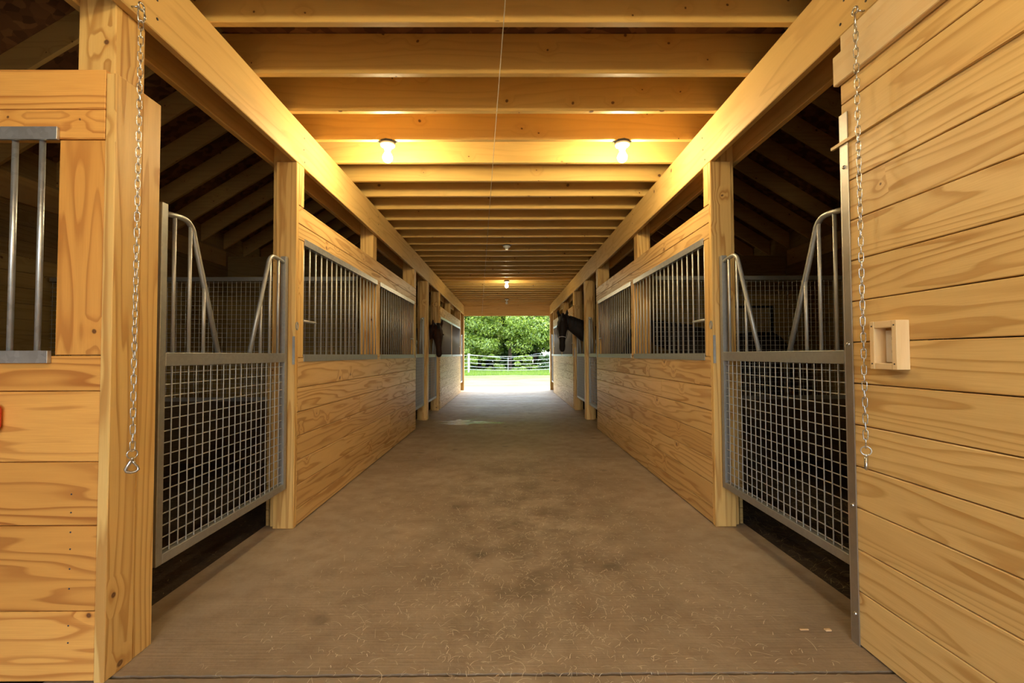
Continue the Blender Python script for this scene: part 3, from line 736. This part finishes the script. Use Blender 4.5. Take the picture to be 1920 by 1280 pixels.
# ------------------------------------------------------------------ horses
def ringloft(b, secs, lat, seg=14):
    """secs: (x,y,z, r_side, r_other); lat: side vector"""
    P = [Vector(q[:3]) for q in secs]; lat = Vector(lat).normalized(); rings = []
    for i, q in enumerate(secs):
        tn = (P[min(i + 1, len(P) - 1)] - P[max(i - 1, 0)]).normalized()
        l = (lat - tn * lat.dot(tn)).normalized(); u_ = tn.cross(l)
        rings.append([b.bm.verts.new(P[i] + q[3] * math.cos(a) * l + q[4] * math.sin(a) * u_) for a in [2 * math.pi * j / seg for j in range(seg)]])
    for A, B in zip(rings, rings[1:]):
        for j in range(seg): b.bm.faces.new((A[j], A[(j + 1) % seg], B[(j + 1) % seg], B[j]))
    b.bm.faces.new(rings[0][::-1]); b.bm.faces.new(rings[-1])
def horse(name_label, loc, rz, poll, face, mat, neckmid=None, drop=.62, halter=False, scale=1.0):
    """local frame: +x towards the head. poll = local point of the poll, face = local direction the nose points to (mostly down)"""
    t = bpy.data.objects.new('horse', None); COL.objects.link(t); t.location = loc; t.rotation_euler = (0, 0, rz); t['rot'] = 1; t.scale = (scale,) * 3
    tag(t, name_label, 'horse')
    b = MB()
    ringloft(b, [(-.84, 0, 1.28, .05, .08), (-.80, 0, 1.26, .16, .19), (-.68, 0, 1.25, .25, .26), (-.42, 0, 1.23, .28, .29), (-.1, 0, 1.17, .29, .31), (.2, 0, 1.17, .27, .32), (.42, 0, 1.2, .23, .32), (.58, 0, 1.2, .17, .25), (.66, 0, 1.2, .08, .14)], (0, 1, 0), 18)
    P = Vector(poll); nm = Vector(neckmid) if neckmid else (Vector((.55, 0, 1.38)) + P) / 2
    ringloft(b, [(.38, 0, 1.30, .17, .30), (.56, 0, 1.38, .15, .26), (*((Vector((.62, 0, 1.42)) + nm) / 2), .115, .20), (*nm, .11, .195), (*((nm + P * 2) / 3 + Vector((0, 0, .0))), .082, .14), (*(P - Vector((0, 0, .04))), .078, .11)], (0, 1, 0), 16)
    fd = Vector(face).normalized(); H = drop
    # side vector of the head, and the plane in which the forehead faces
    side = fd.cross(Vector((face[0], face[1], 0.0001)).normalized()); side = side.normalized() if side.length > 1e-3 else Vector((0, 1, 0))
    out_ = side.cross(fd).normalized()
    if out_.dot(Vector((face[0], face[1], 0))) < 0: out_ = -out_
    def hp(q, o_=0): return P + fd * (H * q) + out_ * o_
    secs = [(*hp(-.08, -.02), .045, .06), (*hp(0, -.01), .078, .105), (*hp(.14, 0), .098, .135), (*hp(.3, 0), .102, .145), (*hp(.45, .005), .082, .125), (*hp(.6, .01), .066, .098), (*hp(.75, .012), .056, .078), (*hp(.88, .01), .060, .074), (*hp(.97, .0), .054, .064), (*hp(1.03, -.01), .03, .035)]
    ringloft(b, secs, side, 16)
    for e in (-1, 1):  # ears
        base = hp(-.05, .01) + side * e * .066
        tip = base - fd * .0 + Vector((0, 0, .15)) + side * e * .025
        mid_ = base + Vector((0, 0, .07)) + side * e * .022
        ringloft(b, [(*(base - Vector((0, 0, .03))), .03, .03), (*(base + Vector((0, 0, .02))), .034, .026), (*mid_, .034, .018), (*(mid_ + (tip - mid_) * .6), .022, .012), (*tip, .006, .005)], side, 10)
    for lx, ly, hind in ((.42, .14, 0), (.42, -.14, 0), (-.62, .15, 1), (-.62, -.15, 1)):
        if hind: L = [(lx + .06, ly, 1.15, .11, .19), (lx + .09, ly, .92, .095, .15), (lx + .04, ly, .72, .06, .085), (lx - .10, ly, .52, .042, .055), (lx - .09, ly, .40, .032, .038), (lx - .06, ly, .20, .030, .034), (lx - .04, ly, .12, .036, .042), (lx - .01, ly, .06, .048, .056), (lx + .01, ly, .0, .056, .066)]
        else: L = [(lx, ly, 1.12, .10, .15), (lx - .01, ly, .90, .075, .095), (lx, ly, .70, .055, .06), (lx + .01, ly, .50, .046, .052), (lx, ly, .42, .036, .038), (lx, ly, .20, .030, .032), (lx + .02, ly, .12, .036, .04), (lx + .04, ly, .06, .046, .054), (lx + .05, ly, .0, .054, .062)]
        ringloft(b, L, (0, 1, 0), 12)
    o = b.done('body', mat, t)
    rm = o.modifiers.new('skin', 'REMESH'); rm.mode = 'VOXEL'; rm.voxel_size = .016; rm.use_smooth_shade = True
    sm_ = o.modifiers.new('soft', 'SMOOTH'); sm_.iterations = 4; sm_.factor = .5
    for e in (-1, 1):
        b = MB(); b.ball(hp(.28, .055) + side * e * .088, .020); b.done('eye', M['eye'], t)
        b = MB(); b.ball(hp(.93, .03) + side * e * .045, .013); b.done('nostril', M['mane'], t)
    # mane: overlapping locks down the neck crest
    b = MB(); crest0 = P + Vector((-.03, 0, .06)); crest1 = Vector((.45, 0, 1.60))
    nmc = nm + Vector((-.03, 0, .17))
    for q in range(34):
        f_ = q / 33; c0 = crest0.lerp(nmc, f_ * 2) if f_ < .5 else nmc.lerp(crest1, f_ * 2 - 1)
        c0 = c0 + Vector((U(-.01, .01), U(-.012, .012), 0)); sd = 1 if q % 3 else -1
        b.tube([c0 - Vector((0, 0, .03)), c0 + Vector((-.01, .03 * sd, .015)), c0 + Vector((-.02, .075 * sd, -.05)), c0 + Vector((-.02, .10 * sd, -.14 - U(0, .05)))], [.014, .016, .011, .003], 6)
    for q in range(8):
        c0 = hp(-.06, .03) + side * U(-.03, .03); b.tube([c0 + Vector((0, 0, .04)), c0 + out_ * .05 + Vector((0, 0, .03)), c0 + out_ * .09 + fd * .08, c0 + out_ * .10 + fd * U(.14, .2)], [.012, .013, .009, .003], 6)
    b.done('mane', M['mane'], t)
    b = MB()
    for q in range(14):
        yy = U(-.035, .035); b.tube([(-.82, yy * .4, 1.34), (-.90, yy, 1.25), (-.93, yy * 1.4, 1.0), (-.90 + U(-.02, .02), yy * 1.5, .62 + U(0, .1))], [.02, .024, .018, .004], 6)
    b.done('tail', M['mane'], t)
    if halter:
        for q, r1, r2, nm_ in ((.62, .074, .106, 'noseband'), ):
            b = MB(); c0 = hp(q, .01); pts = [c0 + side * r1 * math.cos(a) + out_ * r2 * math.sin(a) for a in [2 * math.pi * j / 24 for j in range(24)]]
            b.tube(pts, .0075, 8, closed=True)
            ho = b.done('halter', M['halter'], t)
        b = MB()
        for e in (-1, 1): b.tube([hp(.62, .0) + side * e * .078, hp(.4, -.01) + side * e * .102, hp(.1, -.03) + side * e * .10, hp(-.06, -.05) + side * e * .05], .006, 6)
        b.done('cheek_straps', M['mane'], ho)
    return t
horse('dark horse with pale noseband looking out of the right stall', (2.60, 9.0, -.03), math.pi, (1.52, .05, 1.90), (.05, .26, -1), M['coat_black'], neckmid=(1.08, 0, 1.64), drop=.66, halter=True)
horse('bay horse peering out of the left stall', (-2.86, 9.02, -.03), 0, (1.48, -.02, 1.72), (.10, -.30, -1), M['coat_bay'], neckmid=(1.06, 0, 1.52), drop=.58)
horse('black horse standing inside the second right stall', (3.2, 6.75, -.03), math.radians(170), (1.16, .0, 1.62), (.55, .1, -1), M['coat_black'], neckmid=(.9, 0, 1.5))

# ------------------------------------------------------------------ straw, chips
def wisps(name, n, place, size, z0, mat, label, cat):
    b = MB(); bm = b.bm
    for _ in range(n):
        x, y = place(); a = U(0, 6.283); L = size * U(.3, 1.2) * (2.2 if R() < .06 else 1); cv = U(-1, 1) ** 3 * 1.3; w_ = U(.0003, .0009); h = U(0, .006)
        P = []
        for q in range(5):
            aa = a + cv * (q / 4 - .5) * 2.2; x += L / 4 * math.cos(aa); y += L / 4 * math.sin(aa)
            nx, ny = -math.sin(aa) * w_, math.cos(aa) * w_; zz = z0 + .002 + h * math.sin(q * .78)
            P.append((bm.verts.new((x - nx, y - ny, zz)), bm.verts.new((x + nx, y + ny, zz))))
        for A, B in zip(P, P[1:]): bm.faces.new((A[0], A[1], B[1], B[0]))
    o = b.done(name, mat, None); tag(o, label, cat, kind='stuff')
def aisle():
    while True:
        x, y = random.gauss(.15, .62), U(1.0, 5.6)
        if abs(x) < 1.25 and R() < (1.15 - (y - 1) / 5): return x, y
wisps('loose_hay', 5200, aisle, .036, 0, M['straw'], 'loose hay wisps scattered on the aisle concrete', 'hay')
wisps('stall_hay', 1500, lambda: (XR + U(.26, 1.3), U(1.9, 4.6)), .09, -.018, M['hay'], 'hay strewn on the dark floor of the right stall', 'hay')
wisps('stall_shavings', 500, lambda: (XL - U(.26, 1.5), U(1.9, 4.6)), .03, -.018, M['hay'], 'few shavings on the dark floor of the left stall', 'shavings')
b = MB(); b.box(1.325, 1.352, 1.935, 1.952, .001, .009)
tag(b.done('wood_chip', M['chip'], None, .003), 'pale wood chip on the concrete at the right hinge strip', 'wood chip', 'wood chips on the aisle floor')
b = MB(); b.box(1.225, 1.262, 1.945, 1.954, .001, .006)
tag(b.done('wood_chip', M['chip'], None, .002), 'thin reddish wood chip on the concrete, left of the pale one', 'wood chip', 'wood chips on the aisle floor')

# ------------------------------------------------------------------ outdoors
b = MB(); bm = b.bm
nx, ny = 30, 40
g = [[bm.verts.new((-60 + 120 * i / nx, 16.7 + 63.3 * (j / ny), -.02 + (U(-.05, .05) if j else 0))) for i in range(nx + 1)] for j in range(ny + 1)]
for j in range(ny):
    for i in range(nx): bm.faces.new((g[j][i], g[j][i + 1], g[j + 1][i + 1], g[j + 1][i])).smooth = True
for xa, xb_ in ((-60, -1.66), (1.62, 60)):
    v = [bm.verts.new(p) for p in ((xa, YEND + .05, -.03), (xb_, YEND + .05, -.03), (xb_, 16.8, -.03), (xa, 16.8, -.03))]; bm.faces.new(v)
v = [bm.verts.new(p) for p in ((-60, -40, -.2), (60, -40, -.2), (60, YEND + .1, -.2), (-60, YEND + .1, -.2))]; bm.faces.new(v)
struct('ground', b, M['ground'])
YF = 27.5
FP = [(-8.6, 1.22), (-2.34, 1.2), (2.56, 1.2), (8.5, 1.2)]
for k_, (x, h) in enumerate(FP):
    b = MB(); b.box(x - .055, x + .055, YF - .055, YF + .055, -.1, h); b.box(x - .065, x + .065, YF - .065, YF + .065, h, h + .02); 
    tag(b.done('fence_post', M['vinyl'], None, .01), 'white vinyl fence post in the paddock fence, ' + ('far left', 'at the left of the doorway view', 'at the right edge of the doorway view', 'far right')[k_], 'fence post', 'white paddock fence posts')
b = MB(); b.tube([(.02, YF, -.05), (.02, YF, .98)], .009, 8)
tag(b.done('fence_stake', M['tape'], None), 'thin pale step-in stake in the middle of the paddock fence', 'fence stake')
for j, z in enumerate((1.14, .90, .68, .47, .28)):
    b = MB(); pts = []
    for (x0, _), (x1, _) in zip(FP, FP[1:]):
        for q in range(10):
            u_ = q / 10; pts.append((x0 + (x1 - x0) * u_, YF - .07, z - .10 * 4 * u_ * (1 - u_) * (1 if j < 4 else .5)))
    pts.append((FP[-1][0], YF - .07, z)); b.tube(pts, .009, 6)
    tag(b.done('fence_line', M['tape'], None), 'white fence line, %s of the five from the top' % ORD[j], 'fence line', 'white paddock fence lines')
b = MB(); b.tube([(-2.3, YF + .3, 1.17), (0, YF + 3, .9), (3, YF + 5, 1.35), (8, YF + 6, 1.4)], .008, 6)
tag(b.done('fence_line', M['tape'], None), 'sagging white line running off behind the paddock fence', 'fence line', 'white paddock fence lines')
# grass under the fence
b = MB(); bm = b.bm
for _ in range(26000):
    x, y = U(-9, 9), YF - 1.3 + abs(random.gauss(0, 1.4)); h = U(.08, .34) * (1 if y > YF - .4 else .5); a = U(0, 6.28); dx, dy = .012 * math.cos(a), .012 * math.sin(a); lx = U(-.08, .08)
    vv = [bm.verts.new((x - dx, y - dy, -.03)), bm.verts.new((x + dx, y + dy, -.03)), bm.verts.new((x + lx, y + U(-.05, .05), h))]; bm.faces.new(vv)
o = b.done('tall_grass', M['grass'], None); tag(o, 'bright uncut grass along the foot of the paddock fence', 'grass', kind='stuff')

def tree(name, x, y, h, rad, z0, label, mat, nl=16000, blobs=40, trunk=.16, size=.15):
    t = thing(name, (x, y, 0), label, 'tree', 'trees behind the paddock fence')
    b = MB()
    b.tube([(x, y, -.1), (x + .05, y, h * .3), (x - .05, y + .1, h * .6), (x, y, h * .92)], [trunk, trunk * .8, trunk * .5, .02], 10)
    for q in range(9):
        a = q * 2.4; z = h * (.22 + .07 * q); L = rad * U(.55, .9)
        b.tube([(x, y, z), (x + L * .5 * math.cos(a), y + L * .5 * math.sin(a), z + L * .18), (x + L * math.cos(a), y + L * math.sin(a), z + L * .22)], [trunk * .35, trunk * .22, .012], 6)
    b.done('trunk', M['bark'], t)
    bl = []
    for _ in range(blobs):
        a = U(0, 6.283); rr = rad * math.sqrt(U(.1, 1)); q = U(0, 1)
        prof_ = math.sin(math.pi * min(1, .22 + q * .78)) ** .6
        bl.append((x + rr * prof_ * math.cos(a), y + rr * prof_ * math.sin(a) * .8, z0 + (h - z0) * q, rad * U(.18, .34)))
    verts = []; faces = []
    for i in range(nl):
        bx, by, bz, br = bl[i % blobs]
        d = Vector((random.gauss(0, 1), random.gauss(0, 1), random.gauss(0, 1))).normalized() * (br * U(.55, 1.05)); d.z *= .62
        c = Vector((bx, by, bz)) + d; sz = size * U(.5, 1.2)
        n_ = (d.normalized() + Vector((U(-1, 1), U(-1, 1), U(-.2, 1.2)))).normalized()
        a_ = n_.orthogonal().normalized(); e_ = n_.cross(a_); th = U(0, 6.28); a2 = a_ * math.cos(th) + e_ * math.sin(th); e2 = n_.cross(a2)
        k0 = len(verts)
        verts += [c - a2 * sz * .5, c + e2 * sz * .28 - n_ * sz * .06, c + a2 * sz * .5, c - e2 * sz * .28 - n_ * sz * .06]
        faces.append((k0, k0 + 1, k0 + 2, k0 + 3))
    me = bpy.data.meshes.new('foliage'); me.from_pydata([tuple(v) for v in verts], [], faces); me.materials.append(mat)
    o = bpy.data.objects.new('foliage', me); COL.objects.link(o); o.parent = t; o.matrix_parent_inverse = Matrix.Translation(-t.location)
tree('broadleaf_tree', .15, 32.5, 8.0, 3.1, 1.5, 'leafy bright green tree with dark trunk in the middle of the doorway view', M['leaf'], 42000, 95, size=.19)
tree('broadleaf_tree', -3.6, 33.5, 8.5, 3.0, .9, 'bright green tree at the left of the doorway view', M['leaf'], 34000, 85, size=.19)
tree('broadleaf_tree', 4.3, 33.8, 8.0, 2.6, 1.9, 'lighter green tree at the right of the doorway view', M['leaf'], 30000, 80, size=.19)
tree('broadleaf_tree', -8.0, 36, 9, 3.4, .9, 'green tree farther left beyond the fence', M['leaf'], 9000, 40, size=.2)
tree('broadleaf_tree', 8.6, 36, 9, 3.4, .9, 'green tree farther right beyond the fence', M['leaf'], 9000, 40, size=.2)
for k_, (x, y, h, rd) in enumerate(((-2.2, 36, 8, 3), (2.2, 37, 9, 3.2), (6, 38.5, 9, 3.6), (-6, 39, 9, 3.6), (0, 40, 10, 4), (-11, 40, 10, 4), (11, 40, 10, 4))):
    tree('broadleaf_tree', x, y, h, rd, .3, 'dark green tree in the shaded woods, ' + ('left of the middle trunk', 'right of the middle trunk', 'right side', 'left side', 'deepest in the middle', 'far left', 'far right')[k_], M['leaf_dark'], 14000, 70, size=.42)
for k_, (x, h, rd, z0) in enumerate(((-3.1, 1.7, 1.0, .15), (-1.0, 1.15, .8, .1), (1.1, 1.1, .8, .1), (2.6, 1.25, .7, .1), (-5.4, 1.6, 1.0, .1), (5.2, 1.5, 1.0, .1))):
    tree('shrub', x, 30.2 + (k_ % 2) * .8, h, rd, z0, 'low green shrub behind the fence, ' + ('under the left tree', 'left of the stake', 'right of the stake', 'by the right fence post', 'far left', 'far right')[k_], M['leaf'] if k_ != 3 else M['leaf_dark'], 3500, 16, .03, .12)
